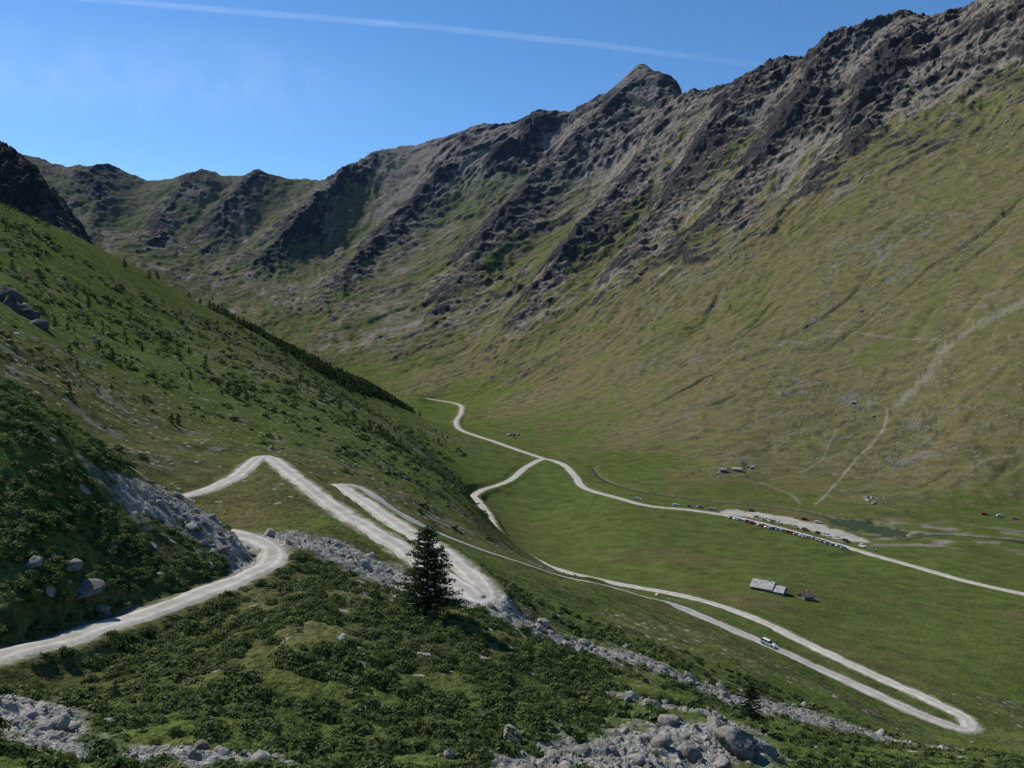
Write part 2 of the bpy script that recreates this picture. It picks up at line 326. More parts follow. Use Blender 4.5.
# ------------------------------------------------------------------ materials
def newmat(name,rough=.9,spec=.2):
    m=bpy.data.materials.new(name); m.use_nodes=True; nt=m.node_tree; b=nt.nodes['Principled BSDF']
    b.inputs['Roughness'].default_value=rough; b.inputs['Specular IOR Level'].default_value=spec
    return m,nt,b
def N(nt,t,**kw):
    n=nt.nodes.new(t)
    for k_,v in kw.items(): setattr(n,k_,v)
    return n
def noise(nt,vec,scale,detail=4,rough=.6):
    n=N(nt,'ShaderNodeTexNoise'); n.inputs['Scale'].default_value=scale; n.inputs['Detail'].default_value=detail; n.inputs['Roughness'].default_value=rough
    nt.links.new(vec,n.inputs['Vector']); return n.outputs['Fac']
def mr(nt,val,a,b,c,d):
    n=N(nt,'ShaderNodeMapRange'); 
    for i,x in zip((1,2,3,4),(a,b,c,d)): n.inputs[i].default_value=x
    nt.links.new(val,n.inputs[0]); return n.outputs[0]
def mth(nt,op,a,b=None):
    n=N(nt,'ShaderNodeMath',operation=op)
    for i,x in enumerate((a,b)):
        if x is None: continue
        if isinstance(x,(int,float)): n.inputs[i].default_value=x
        else: nt.links.new(x,n.inputs[i])
    return n.outputs[0]
def mxc(nt,fac,a,b,bt='MIX'):
    n=N(nt,'ShaderNodeMix',data_type='RGBA',blend_type=bt)
    for i,x in ((0,fac),(6,a),(7,b)):
        if isinstance(x,(int,float)): n.inputs[i].default_value=x
        elif isinstance(x,tuple): n.inputs[i].default_value=(*x,1)
        else: nt.links.new(x,n.inputs[i])
    return n.outputs[2]
def scalec(nt,colr,fac):
    n=N(nt,'ShaderNodeVectorMath',operation='SCALE'); nt.links.new(colr,n.inputs[0]); nt.links.new(fac,n.inputs['Scale']); return n.outputs[0]
mt,nt,b=newmat('alpine_ground',.95,.0)
tc=N(nt,'ShaderNodeTexCoord').outputs['Object']
ac=N(nt,'ShaderNodeAttribute',attribute_name='Col').outputs['Color']
am=N(nt,'ShaderNodeAttribute',attribute_name='Msk'); sep=N(nt,'ShaderNodeSeparateColor'); nt.links.new(am.outputs['Color'],sep.inputs[0])
rockA,stnA,nearA=sep.outputs[0],sep.outputs[1],sep.outputs[2]
nA=noise(nt,tc,.085,6,.72); nB=noise(nt,tc,1.3,4,.7)
f1=mr(nt,nA,.3,.7,.70,1.30); f2=mr(nt,nB,.3,.7,.50,1.50)
c=scalec(nt,ac,mth(nt,'MULTIPLY',f1,f2))
vo=N(nt,'ShaderNodeTexVoronoi'); vo.inputs['Scale'].default_value=.42; nt.links.new(tc,vo.inputs['Vector'])
sc=N(nt,'ShaderNodeSeparateColor'); nt.links.new(vo.outputs['Color'],sc.inputs[0])
gate=mth(nt,'GREATER_THAN',mth(nt,'ADD',sc.outputs[0],mth(nt,'MULTIPLY',stnA,.45)),1.08)
spk=mth(nt,'MULTIPLY',gate,mth(nt,'LESS_THAN',vo.outputs['Distance'],.29))
c=mxc(nt,mth(nt,'MULTIPLY',spk,.85),c,(.31,.295,.26))
nt.links.new(c,b.inputs['Base Color'])
bmp=N(nt,'ShaderNodeBump'); bmp.inputs['Strength'].default_value=.9; bmp.inputs['Distance'].default_value=.9; nt.links.new(nB,bmp.inputs['Height'])
bmp2=N(nt,'ShaderNodeBump'); bmp2.inputs['Distance'].default_value=22; nt.links.new(nA,bmp2.inputs['Height'])
nt.links.new(mth(nt,'MULTIPLY',rockA,.95),bmp2.inputs['Strength']); nt.links.new(bmp.outputs[0],bmp2.inputs['Normal']); nt.links.new(bmp2.outputs[0],b.inputs['Normal'])
idx=np.arange(NR*NC).reshape(NR,NC)
Fq=np.stack([idx[:-1,:-1],idx[:-1,1:],idx[1:,1:],idx[1:,:-1]],-1).reshape(-1,4)
Vt=np.stack([X,Yg,Z],-1).reshape(-1,3)
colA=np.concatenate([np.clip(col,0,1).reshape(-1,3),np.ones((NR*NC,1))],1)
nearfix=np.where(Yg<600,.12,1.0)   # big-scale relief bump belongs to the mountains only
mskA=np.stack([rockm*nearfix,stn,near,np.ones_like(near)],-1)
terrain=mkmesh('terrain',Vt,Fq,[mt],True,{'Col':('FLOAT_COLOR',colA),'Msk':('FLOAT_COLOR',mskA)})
def grid_at(G,x,y):
    x=np.asarray(x,float); y=np.asarray(y,float)
    r=np.interp(np.log(y),lr,np.arange(NR)); cc=np.interp(x/y,cols,np.arange(NC))
    r0=np.clip(r.astype(int),0,NR-2); c0=np.clip(cc.astype(int),0,NC-2); u=r-r0; v=cc-c0
    return (G[r0,c0]*(1-v)+G[r0,c0+1]*v)*(1-u)+(G[r0+1,c0]*(1-v)+G[r0+1,c0+1]*v)*u
hgt=lambda x,y: grid_at(Z,x,y)
# gravel road
mg,nt,b=newmat('pale_gravel',.95,.1); tc=N(nt,'ShaderNodeTexCoord').outputs['Object']
nA=noise(nt,tc,.35,5); nB=noise(nt,tc,4,4,.7)
c=mxc(nt,mr(nt,nA,.35,.65,0,1),(.50,.475,.42),(.37,.345,.29)); c=scalec(nt,c,mr(nt,nB,.3,.7,.72,1.22))
at=N(nt,'ShaderNodeAttribute',attribute_name='edge').outputs['Fac']
c=scalec(nt,c,mr(nt,at,0,1,.80,1.1))
nt.links.new(c,b.inputs['Base Color']); bm=N(nt,'ShaderNodeBump'); bm.inputs['Strength'].default_value=.6; bm.inputs['Distance'].default_value=.1; nt.links.new(nB,bm.inputs['Height']); nt.links.new(bm.outputs[0],b.inputs['Normal'])
def ribbon(name,path,z,hwf,mat,lift=.0,nx=9,jit=.18):
    path=np.asarray(path); tg=np.gradient(path,axis=0); tg/=np.linalg.norm(tg,axis=1)[:,None]+1e-9
    nm=np.stack([-tg[:,1],tg[:,0]],1); m=len(path); w=np.array([hwf(p) for p in path])
    L=np.concatenate([[0],np.cumsum(np.linalg.norm(np.diff(path,axis=0),axis=1))])
    wl=w*(1+jit*pn(L/6,L*0,201)*2+jit*pn(L/1.7,L*0,203)); wr=w*(1+jit*pn(L/6,L*0,205)*2+jit*pn(L/1.7,L*0,207))
    q=np.linspace(-1,1,nx); V=[];E=[]
    for j,a in enumerate(q):
        off=np.where(a<0,wl*a,wr*a); pp=path+nm*off[:,None]
        prof=(.10-.22*abs(a)**4)+lift
        V.append(np.stack([pp[:,0],pp[:,1],z+prof],1)); E.append(np.full(m,1.0 if abs(abs(a)-.5)<.2 else 0.0))
    V=np.stack(V,1).reshape(-1,3); E=np.stack(E,1).ravel()
    id_=np.arange(m*nx).reshape(m,nx)
    Fa=np.stack([id_[:-1,:-1],id_[:-1,1:],id_[1:,1:],id_[1:,:-1]],-1).reshape(-1,4)
    return mkmesh(name,V,Fa,[mat],True,{'edge':('FLOAT',E)})
ribbon('gravel_road',mp,mz,lambda p:MW+min(p[1],900)*.0022,mg)
ribbon('gravel_road',bp,bz,lambda p:MW+1.2,mg)
mw,nt,b=newmat('pond_water',.2,.3); b.inputs['Base Color'].default_value=(.014,.036,.024,1)
tc=N(nt,'ShaderNodeTexCoord').outputs['Object']; bm=N(nt,'ShaderNodeBump'); bm.inputs['Strength'].default_value=.4; nt.links.new(noise(nt,tc,1.2,3),bm.inputs['Height']); nt.links.new(bm.outputs[0],b.inputs['Normal'])
ribbon('stream',sp1,np.full(len(sp1),WZ),lambda p:4.5,mw,0,3,0); 
ribbon('stream',sp2,np.full(len(sp2),WZ),lambda p:4.5,mw,0.0,3,0)
pc=POND.mean(0); tgp=POND[-1]-POND[0]; pa=math.atan2(tgp[1],tgp[0]); pl=np.linalg.norm(tgp)/2+32
PV=[(pc[0],pc[1],WZ+.03)]; 
for i in range(64):
    a=2*math.pi*i/64; lx,ly=math.cos(a)*pl,math.sin(a)*32; PV.append((pc[0]+lx*math.cos(pa)-ly*math.sin(pa),pc[1]+lx*math.sin(pa)+ly*math.cos(pa),WZ+.03))
mkmesh('pond',PV,[(0,i+1,(i+1)%64+1) for i in range(64)],[mw])
# ------------------------------------------------------------------ scatter
def scatter(name,protos,pos,scl,mat,tilt=.15,zs=None,smooth=False):
    Vs=[];Fs=[];Rs=[];off=0
    pick=rng.integers(0,len(protos),len(pos))
    for pi,(V,Fa) in enumerate(protos):
        m=pick==pi
        if not m.any(): continue
        p=pos[m]; s=scl[m]; kq=len(p); a=rng.random(kq)*2*np.pi; t=(rng.random(kq)-.5)*2*tilt
        x=V[None,:,0]*np.cos(a)[:,None]-V[None,:,1]*np.sin(a)[:,None]; y=V[None,:,0]*np.sin(a)[:,None]+V[None,:,1]*np.cos(a)[:,None]; z=np.repeat(V[None,:,2],kq,0)
        if zs is not None: z=z*zs[m][:,None]
        x2=x*np.cos(t)[:,None]+z*np.sin(t)[:,None]; z2=-x*np.sin(t)[:,None]+z*np.cos(t)[:,None]
        W_=np.stack([x2,y,z2],-1)*s[:,None,None]+p[:,None,:]
        Vs.append(W_.reshape(-1,3)); Fs.append((Fa[None]+(np.arange(kq)*len(V))[:,None,None]+off).reshape(-1,Fa.shape[1])); off+=kq*len(V)
        Rs.append(np.repeat(rng.random(kq),len(V)))
    return mkmesh(name,np.concatenate(Vs),np.concatenate(Fs),[mat],smooth,{'rnd':('FLOAT',np.concatenate(Rs))})
def quads(cen,nrm,size,asp=1.):
    kq=len(cen); r=rng.normal(size=(kq,3)); u=np.cross(nrm,r); u/=np.linalg.norm(u,axis=1)[:,None]+1e-9; v=np.cross(nrm,u); v/=np.linalg.norm(v,axis=1)[:,None]+1e-9
    s=size[:,None]; V=np.stack([cen-u*s-v*s*asp,cen+u*s-v*s*asp,cen+u*s*.6+v*s*asp,cen-u*s*.6+v*s*asp],1).reshape(-1,3)
    return V,np.arange(kq*4).reshape(-1,4)
def shrub_proto(nq,sz,h=.55):
    lumps=[(0,0,.75)]+[(rng.uniform(-.6,.6),rng.uniform(-.6,.6),rng.uniform(.35,.55)) for _ in range(4)]
    cs=[];ns=[]
    for i in range(nq):
        lx,ly,lr_=lumps[rng.integers(0,5)] if i%3 else lumps[0]
        d=rng.normal(size=3); d[2]=abs(d[2]); d/=np.linalg.norm(d); rr=lr_*rng.uniform(.75,1.08)
        cs.append((lx+d[0]*rr,ly+d[1]*rr,d[2]*rr*h/.75)); ns.append(d+rng.normal(size=3)*.4)
    ns=np.array(ns); ns/=np.linalg.norm(ns,axis=1)[:,None]
    return quads(np.array(cs),ns,rng.uniform(.6,1.3,nq)*sz)
def leafmat(name,c1,c2,c3,tr=.35):
    m,nt,b=newmat(name,.7,.15); r=N(nt,'ShaderNodeAttribute',attribute_name='rnd').outputs['Fac']
    tc=N(nt,'ShaderNodeTexCoord').outputs['Object']; n_=noise(nt,tc,1.3,2,.7)
    c=mxc(nt,r,c1,c2); c=mxc(nt,mr(nt,n_,.42,.66,0,1),c,c3); nt.links.new(c,b.inputs['Base Color'])
    t=N(nt,'ShaderNodeBsdfTranslucent'); nt.links.new(c,t.inputs[0]); ms=N(nt,'ShaderNodeMixShader'); ms.inputs[0].default_value=tr
    nt.links.new(b.outputs[0],ms.inputs[1]); nt.links.new(t.outputs[0],ms.inputs[2]); nt.links.new(ms.outputs[0],nt.nodes['Material Output'].inputs[0])
    return m
m_shrub=leafmat('shrub_leaves',(.075,.118,.030),(.150,.185,.055),(.048,.070,.024))
m_con=leafmat('conifer_needles',(.040,.068,.024),(.066,.096,.034),(.028,.048,.020))
m_con2=leafmat('larch_needles',(.045,.078,.026),(.085,.120,.038),(.034,.055,.022))
def region(nn,ymin,ymax,smin,smax):
    y=np.sqrt(rng.random(nn)*(ymax**2-ymin**2)+ymin**2); s=rng.uniform(smin,smax,nn); return s*y,y
def fil(x,y,rd,stmax=.4):
    return (grid_at(RD,x,y)>rd)&(grid_at(stony,x,y)<stmax)&(grid_at(park,x,y)<.1)
near_p=[shrub_proto(240,.09) for _ in range(5)]; mid_p=[shrub_proto(60,.18,.7) for _ in range(4)]
x,y=region(6400,32,108,-.72,.12)
m=fil(x,y,2.9)&(fbm(x/9,y/9,3,221)+.5*(pn(x/3,y/3,223))>-.14); x,y=x[m],y[m]
s=rng.uniform(.35,1.2,len(x)); scatter('alpine_shrubs',near_p,np.stack([x,y,hgt(x,y)-.12],1),s,m_shrub,zs=rng.uniform(.5,1.4,len(x)))
x,y=region(7000,50,150,-.05,.72)
m=fil(x,y,4)&(fbm(x/9,y/9,3,231)+.5*(pn(x/3,y/3,233))>.08); x,y=x[m],y[m]
s=rng.uniform(.3,1.0,len(x)); scatter('alpine_shrubs',mid_p,np.stack([x,y,hgt(x,y)-.08],1),s,m_shrub)
x,y=region(19000,110,850,-.72,-.03)
m=fil(x,y,5)&(fbm(x/40,y/40,4,241)+.6*pn(x/9,y/9,243)>.10)&(grid_at(ROCK,x,y)>-.02); x,y=x[m],y[m]
s=(.4+rng.pareto(2.6,len(x))*.6).clip(0,2.0)*np.clip(y/250,.9,1.7); scatter('alpine_shrubs',mid_p,np.stack([x,y,hgt(x,y)-.1],1),s,m_shrub)
# conifers
def conifer(h,w,whorls,sprays,ssz,seed,asp=.45):
    r=np.random.default_rng(seed); V=[];Fa=[];mi=[]
    def tube(p0,p1,r0,r1,kk=6):
        p0=np.array(p0);p1=np.array(p1); d=p1-p0; d=d/np.linalg.norm(d); u=np.cross(d,[.3,.2,.9]); u/=np.linalg.norm(u); v=np.cross(d,u); o=len(V)
        for p,rr in((p0,r0),(p1,r1)):
            for i in range(kk): a=2*math.pi*i/kk; V.append(p+(u*math.cos(a)+v*math.sin(a))*rr)
        for i in range(kk): Fa.append((o+i,o+(i+1)%kk,o+kk+(i+1)%kk,o+kk+i)); mi.append(0)
    zs=np.linspace(-.03*h,h*.97,9); pt=[np.array([math.sin(q*.9)*.006*h,math.cos(q*.7)*.006*h,q]) for q in zs]
    for i in range(8): tube(pt[i],pt[i+1],.022*h*(1-i/8.6)+.0015*h,.022*h*(1-(i+1)/8.6)+.0015*h,8)
    cs=[];ns=[];ss=[]
    for i in range(whorls):
        f=(i+.5)/whorls; z=h*(.05+.93*f); env=(1-f)**.62*(.6+.4*min(1,f*5))
        for j in range(r.integers(4,8)):
            a=r.random()*2*math.pi; L=w/2*env*r.uniform(.55,1.2)*(1+.18*math.sin(a*2+seed))+.12*h/10
            zz=z+r.uniform(-.5,.5)*h/whorls; up=.15+.5*f-.25*(1-f)
            tip=np.array([math.cos(a)*L,math.sin(a)*L,zz+up*L*.5]); base=np.array([0,0,zz])
            tube(base,tip,.006*h*(1-f)+.001*h,.0006*h,3)
            for k_ in range(max(3,int(sprays*L/(w/2)))):
                u=r.uniform(.15,1.08); p=base+(tip-base)*u+r.normal(size=3)*np.array([.08,.08,.05])*w*.32*(.35+.65*u)*.8
                cs.append(p); nn=r.normal(size=3)*.8+np.array([0,0,.7]); ns.append(nn/np.linalg.norm(nn)); ss.append(ssz*r.uniform(.6,1.3))
    V=np.array(V); q,fq=quads(np.array(cs),np.array(ns),np.array(ss),asp)
    return np.vstack([V,q]),np.vstack([np.array(Fa),fq+len(V)]),np.array(mi+[1]*len(fq))
mb,nt,b=newmat('bark',.9,.1); tc=N(nt,'ShaderNodeTexCoord').outputs['Object']; nt.links.new(mxc(nt,noise(nt,tc,6,4),(.05,.035,.025),(.13,.10,.075)),b.inputs['Base Color'])
def tree(px,py,rng_,h,w,wh,sprays,ssz,seed,name='pine_tree'):
    X_,Y_,_=survey(px,py,rng_); V,Fa,mi=conifer(h,w,wh,sprays,ssz,seed)
    ob=mkmesh(name,V,Fa,[mb,m_con],False,{'rnd':('FLOAT',np.random.default_rng(seed).random(len(V)))},mi); ob.location=(X_,Y_,float(hgt([X_],[Y_])[0])); return ob
tree(428,612,86,9.8,7.4,40,130,.12,3)
tree(750,718,92,5.0,3.4,22,60,.10,8)
tree(118,742,52,1.6,1.2,10,20,.07,9)
cp_=[]
for i in range(4):
    V,Fa,mi=conifer(1.,.72,9,7,.065,20+i,.75); cp_.append((V,Fa))
TP=[(237,392,340,7),(228,380,350,6),(246,400,345,5),(112,345,310,5),(98,342,315,4.5),(88,300,430,6),(75,290,450,5),(70,350,270,3.5),(180,360,400,5),(205,365,410,5),(340,410,480,6),(355,425,450,5),(300,385,560,6),(150,300,700,7),(125,293,680,7),(160,330,480,5),(12,258,420,5),(40,270,430,5)]
pos=[];sc_=[]
for a,b_,r_,h in TP: q=survey(a,b_,r_); pos.append(q[:2]); sc_.append(h)
x,y=region(2600,200,1000,-.66,-.08); m=fil(x,y,8)&(fbm(x/60,y/60,3,251)>.13)&(grid_at(ROCK,x,y)>0); pos+=list(zip(x[m],y[m])); sc_+=list(rng.uniform(1.2,4.2,m.sum()))
bel=cat(worldpts([(225,326,930),(255,340,930),(280,357,950),(310,372,940),(345,390,980),(375,405,1080),(395,414,1180)]),lambda y:1.5)
for i,p in enumerate(bel):
    for _ in range(6 if i>len(bel)*.2 else 3): pos.append((p[0]+rng.normal()*12,p[1]+rng.normal()*50)); sc_.append(rng.uniform(5,11))
bel=cat(worldpts([(372,450,480),(410,462,430),(445,482,400),(465,497,380)]),lambda y:1.2)
for p in bel:
    for _ in range(2): pos.append((p[0]+rng.normal()*3,p[1]+rng.normal()*14)); sc_.append(rng.uniform(1.2,3))
pos=np.array(pos); scatter('distant_conifers',cp_,np.column_stack([pos,hgt(pos[:,0],pos[:,1])-.2]),np.array(sc_),m_con2,tilt=.04)
# ------------------------------------------------------------------ rocks
import bmesh
def rock_proto(sub,seed):
    bm_=bmesh.new(); bmesh.ops.create_icosphere(bm_,subdivisions=sub,radius=1); V=np.array([v.co[:] for v in bm_.verts]); Fa=np.array([[v.index for v in f.verts] for f in bm_.faces]); bm_.free()
    r=np.random.default_rng(seed)
    for _ in range(9):
        d=r.normal(size=3); d/=np.linalg.norm(d); o=r.uniform(.45,.85); h=V@d; m=h>o; V[m]-=np.outer(h[m]-o,d)
    V*=r.uniform(.7,1.25,3)*np.array([1,1,.75]); V+=r.normal(size=V.shape)*.03
    return V,Fa
def rockmat(name,c1,c2):
    m,nt,b=newmat(name,.9,.2); tc=N(nt,'ShaderNodeTexCoord').outputs['Object']; r=N(nt,'ShaderNodeAttribute',attribute_name='rnd').outputs['Fac']
    c=mxc(nt,r,c1,c2); nq_=noise(nt,tc,2.5,4,.7); c=scalec(nt,c,mr(nt,nq_,.3,.7,.5,1.3)); c=mxc(nt,mr(nt,noise(nt,tc,.9,2),.55,.68,0,.6),c,(.12,.10,.06)); nt.links.new(c,b.inputs['Base Color'])
    bm=N(nt,'ShaderNodeBump'); bm.inputs['Strength'].default_value=.8; bm.inputs['Distance'].default_value=.3; nt.links.new(nq_,bm.inputs['Height']); nt.links.new(bm.outputs[0],b.inputs['Normal']); return m
mrk=rockmat('grey_rock',(.15,.145,.13),(.36,.34,.305)); mdk=rockmat('shaded_rock',(.05,.05,.048),(.10,.095,.09))  # second, darker rock has the left outcrop's shade put into its colour
rp=[rock_proto(2,i) for i in range(6)]
pos=[];sc_=[]
for g,w,dens in zip(gpaths,GW,[13,7,5,12,7,14]):
    L=np.linalg.norm(np.diff(g,axis=0),axis=1).sum(); kq=int(L*dens)
    i=rng.integers(0,len(g)-1,kq); u=rng.random(kq)[:,None]; p=g[i]*(1-u)+g[i+1]*u+rng.normal(size=(kq,2))*w*.85
    pos.append(p); sc_.append(.10+rng.pareto(2.4,kq)*.15)
pos=np.concatenate(pos); sc_=np.clip(np.concatenate(sc_),.08,1.1); m=grid_at(RD,pos[:,0],pos[:,1])>2.6; pos,sc_=pos[m],sc_[m]
scatter('scree_rocks',rp,np.column_stack([pos,hgt(pos[:,0],pos[:,1])+.1*sc_]),sc_,mrk,tilt=1.0)
x,y=region(4200,36,420,-.7,.6); m=fil(x,y,3.0,2)&(grid_at(ROCK,x,y)>-.05)&(fbm(x/30,y/30,3,261)>0.0); x,y=x[m],y[m]; s=np.clip(.12+rng.pareto(2.8,len(x))*.15,0,1.0)*np.clip(y/200,.9,1.4)
P_=[(x,y,s)]
for a,b_,r_,kq,sp,ms in [(855,428,935,34,14,1.6),(840,436,925,25,10,1.4),(870,303,1125,25,16,1.8),(725,478,780,26,14,1.3),(650,318,1600,30,28,3),(620,420,1100,24,22,1.6),(512,437,1130,16,10,3),(740,225,1650,20,25,3),(880,508,650,30,6,1.6),(945,290,1080,20,20,1.5),(1000,130,1550,25,30,3),(60,318,330,30,14,1.6),(240,360,500,20,12,1.4),(560,345,1500,22,25,2.5),(690,470,800,18,15,1.2)]:
    q=survey(a,b_,r_); P_.append((q[0]+rng.normal(size=kq)*sp,q[1]+rng.normal(size=kq)*sp*1.3,(.5+rng.pareto(2.5,kq)*.6).clip(0,2.4)*ms*.7))
x=np.concatenate([a[0] for a in P_]); y=np.concatenate([a[1] for a in P_]); s=np.concatenate([a[2] for a in P_])
scatter('scattered_rocks',rp,np.column_stack([x,y,hgt(x,y)+.1*s]),s,mrk,tilt=.8)
BIG=[(84,572,75,1.7),(74,560,76,1.2),(104,578,76,1.0),(100,588,76,.8),(738,742,63,2.1),(716,728,66,1.5),(762,748,64,1.3),(690,748,60,1.0),(625,700,74,1.1),(650,715,72,.9),(450,757,46,.6),(32,552,72,.9),(512,436,1150,7),(-5,290,300,8),(10,302,298,7),(25,316,296,6),(40,328,290,4)]
for i,(a,b_,r_,s_) in enumerate(BIG):
    q=survey(a,b_,r_); V,Fa=rock_proto(3,50+i); V=V+0.03*np.random.default_rng(i).normal(size=V.shape)
    ob=mkmesh('boulder',V*s_,Fa,[mdk if i>=13 else mrk],False,{'rnd':('FLOAT',np.full(len(V),.05+.5*rng.random()))}); ob.location=(q[0],q[1],float(hgt([q[0]],[q[1]])[0])+(.12 if i<13 else -.25)*s_); ob.rotation_euler=(0,0,rng.random()*6)
# ------------------------------------------------------------------ cars
def flat(name,c,rough,spec=.5,metal=0):
    m,nt,b=newmat(name,rough,spec); tc=N(nt,'ShaderNodeTexCoord').outputs['Object']
    c_=mxc(nt,mr(nt,noise(nt,tc,3,3),.4,.7,0,.35),c,tuple(x*.7+.02 for x in c)); nt.links.new(c_,b.inputs['Base Color']); b.inputs['Metallic'].default_value=metal; return m
m_glass=flat('car_glass',(.02,.024,.03),.08); m_tyre=flat('tyre_rubber',(.02,.02,.02),.8); m_light=flat('headlight',(.7,.7,.68),.15); m_tail=flat('tail_light',(.35,.02,.02),.2); m_hub=flat('wheel_hub',(.4,.4,.42),.3,metal=.8)
paints=[flat('paint_'+n_,c,.28) for n_,c in [('white',(.80,.80,.79)),('silver',(.55,.56,.58)),('black',(.03,.03,.032)),('blue',(.05,.13,.38)),('red',(.45,.03,.02)),('grey',(.25,.255,.26)),('white_b',(.75,.75,.73)),('beige',(.45,.40,.32))]]
def car_mesh(paint,long_roof):
    bm_=bmesh.new()
    def prism(prof,yb,yt,zmid,mat):
        L=[bm_.verts.new((x_,-(yb if z_<zmid else yt),z_)) for x_,z_ in prof]; R=[bm_.verts.new((x_,(yb if z_<zmid else yt),z_)) for x_,z_ in prof]
        f=bm_.faces.new(L); f.material_index=mat; f=bm_.faces.new(R[::-1]); f.material_index=mat; out=[]
        for i in range(len(prof)):
            j=(i+1)%len(prof); f=bm_.faces.new((L[j],L[i],R[i],R[j])); f.material_index=mat; out.append(f)
        return out
    body=[(-2.05,.35),(-2.1,.55),(-2.05,.92),(-1.2,.96),(1.0,.94),(1.75,.82),(2.05,.66),(2.1,.42),(2.0,.25),(1.72,.25),(1.62,.52),(1.36,.64),(1.1,.52),(1.0,.22),(-1.0,.22),(-1.1,.52),(-1.36,.64),(-1.62,.52),(-1.72,.28)]
    prism(body,.87,.80,.8,0)
    tb=-1.75 if long_roof else -1.05
    cab=[(-2.0 if long_roof else -1.6,.93),(1.0,.92),(.25,1.44),(tb,1.46)]
    fs=prism(cab,.80,.62,1.1,1); fs[2].material_index=0
    for sy in(-1,1):
        for x_ in (-.95,-.05):
            bmesh.ops.create_cube(bm_,size=1,matrix=Matrix.Translation((x_,sy*.715,1.19))@Matrix.Rotation(sy*.33,4,'X')@Matrix.Diagonal((.09,.03,.52,1)))
    def part(fn,mat):
        before=set(bm_.faces); fn(); 
        for f in bm_.faces:
            if f not in before: f.material_index=mat
    for x_ in(-1.36,1.36):
        for sy in(-1,1):
            part(lambda:bmesh.ops.create_cone(bm_,cap_ends=True,segments=18,radius1=.33,radius2=.33,depth=.22,matrix=Matrix.Translation((x_,sy*.77,.33))@Matrix.Rotation(math.pi/2,4,'X')),2)
            part(lambda:bmesh.ops.create_cone(bm_,cap_ends=True,segments=12,radius1=.19,radius2=.19,depth=.24,matrix=Matrix.Translation((x_,sy*.775,.33))@Matrix.Rotation(math.pi/2,4,'X')),5)
    for sy in(-1,1):
        part(lambda:bmesh.ops.create_cube(bm_,size=1,matrix=Matrix.Translation((2.0,sy*.62,.66))@Matrix.Diagonal((.16,.32,.14,1))),3)
        part(lambda:bmesh.ops.create_cube(bm_,size=1,matrix=Matrix.Translation((-2.06,sy*.68,.78))@Matrix.Diagonal((.08,.2,.22,1))),4)
        part(lambda:bmesh.ops.create_cube(bm_,size=1,matrix=Matrix.Translation((.72,sy*.93,1.0))@Matrix.Diagonal((.14,.18,.12,1))),0)
    bmesh.ops.recalc_face_normals(bm_,faces=bm_.faces)
    me=bpy.data.meshes.new('car_body'); bm_.to_mesh(me); bm_.free()
    for m_ in (paint,m_glass,m_tyre,m_light,m_tail,m_hub): me.materials.append(m_)
    return me
cms=[car_mesh(p,i%2==0) for i,p in enumerate(paints)]
def car(x_,y_,ang,ci,name='parked_car',s=1.25):
    ob=bpy.data.objects.new(name,cms[ci]); scene.collection.objects.link(ob)
    dx,dy=math.cos(ang),math.sin(ang); za=max(hgt([x_-dx],[y_-dy])[0],-200); zb=hgt([x_+dx],[y_+dy])[0]
    ob.location=(x_,y_,max(za,zb,float(hgt([x_],[y_])[0]))+.03); ob.rotation_euler=(0,-math.atan2(zb-za,2),ang); ob.scale=(s,)*3; return ob
row=cat(worldpts([(738,518,-135),(775,527,-135),(820,540,-134.4),(866,553.5,-133.3)]),lambda y:1.)
dd=np.concatenate([[0],np.cumsum(np.linalg.norm(np.diff(row,axis=0),axis=1))]); tot=dd[-1]
q=0
while q<tot:
    x_=np.interp(q,dd,row[:,0]); y_=np.interp(q,dd,row[:,1]); x2=np.interp(min(q+2,tot),dd,row[:,0])-np.interp(min(q+2,tot)-2,dd,row[:,0]); y2=np.interp(min(q+2,tot),dd,row[:,1])-np.interp(min(q+2,tot)-2,dd,row[:,1])
    th=math.atan2(y2,x2)
    if random.random()<.9: 
        car(x_+math.sin(th)*7,y_-math.cos(th)*7,th+1.0+random.uniform(-.15,.15)+(math.pi if random.random()<.3 else 0),random.choice([0,1,2,3,4,5,6,7,0,6,1,1]))
    if random.random()<.4: car(x_-math.sin(th)*12,y_+math.cos(th)*12,th+random.uniform(-.3,.3),random.choice([0,1,2,5,6]))
    q+=random.uniform(3.4,5.4)
for a,b_,v in [(690,507,-135),(700,507.5,-135),(712,510,-135),(676,506,-135),(638,500,-135),(985,516,-136),(1000,517,-136),(1015,519,-136),(752,512,-135.5),(805,520,-135.5),(818,523,-135.5)]:
    x_,y_,_=survey(a,b_,v); car(x_,y_,random.uniform(-.6,.2),random.randrange(8))
wp=survey(768,645,-94); i0=int(np.argmin(np.hypot(mp[:,0]-wp[0],mp[:,1]-wp[1]))); tgd=mp[i0+1]-mp[i0]
wc=car(mp[i0][0],mp[i0][1],math.atan2(tgd[1],tgd[0]),0,'white_car',1.1); wc.location.z=mz[i0]+.1
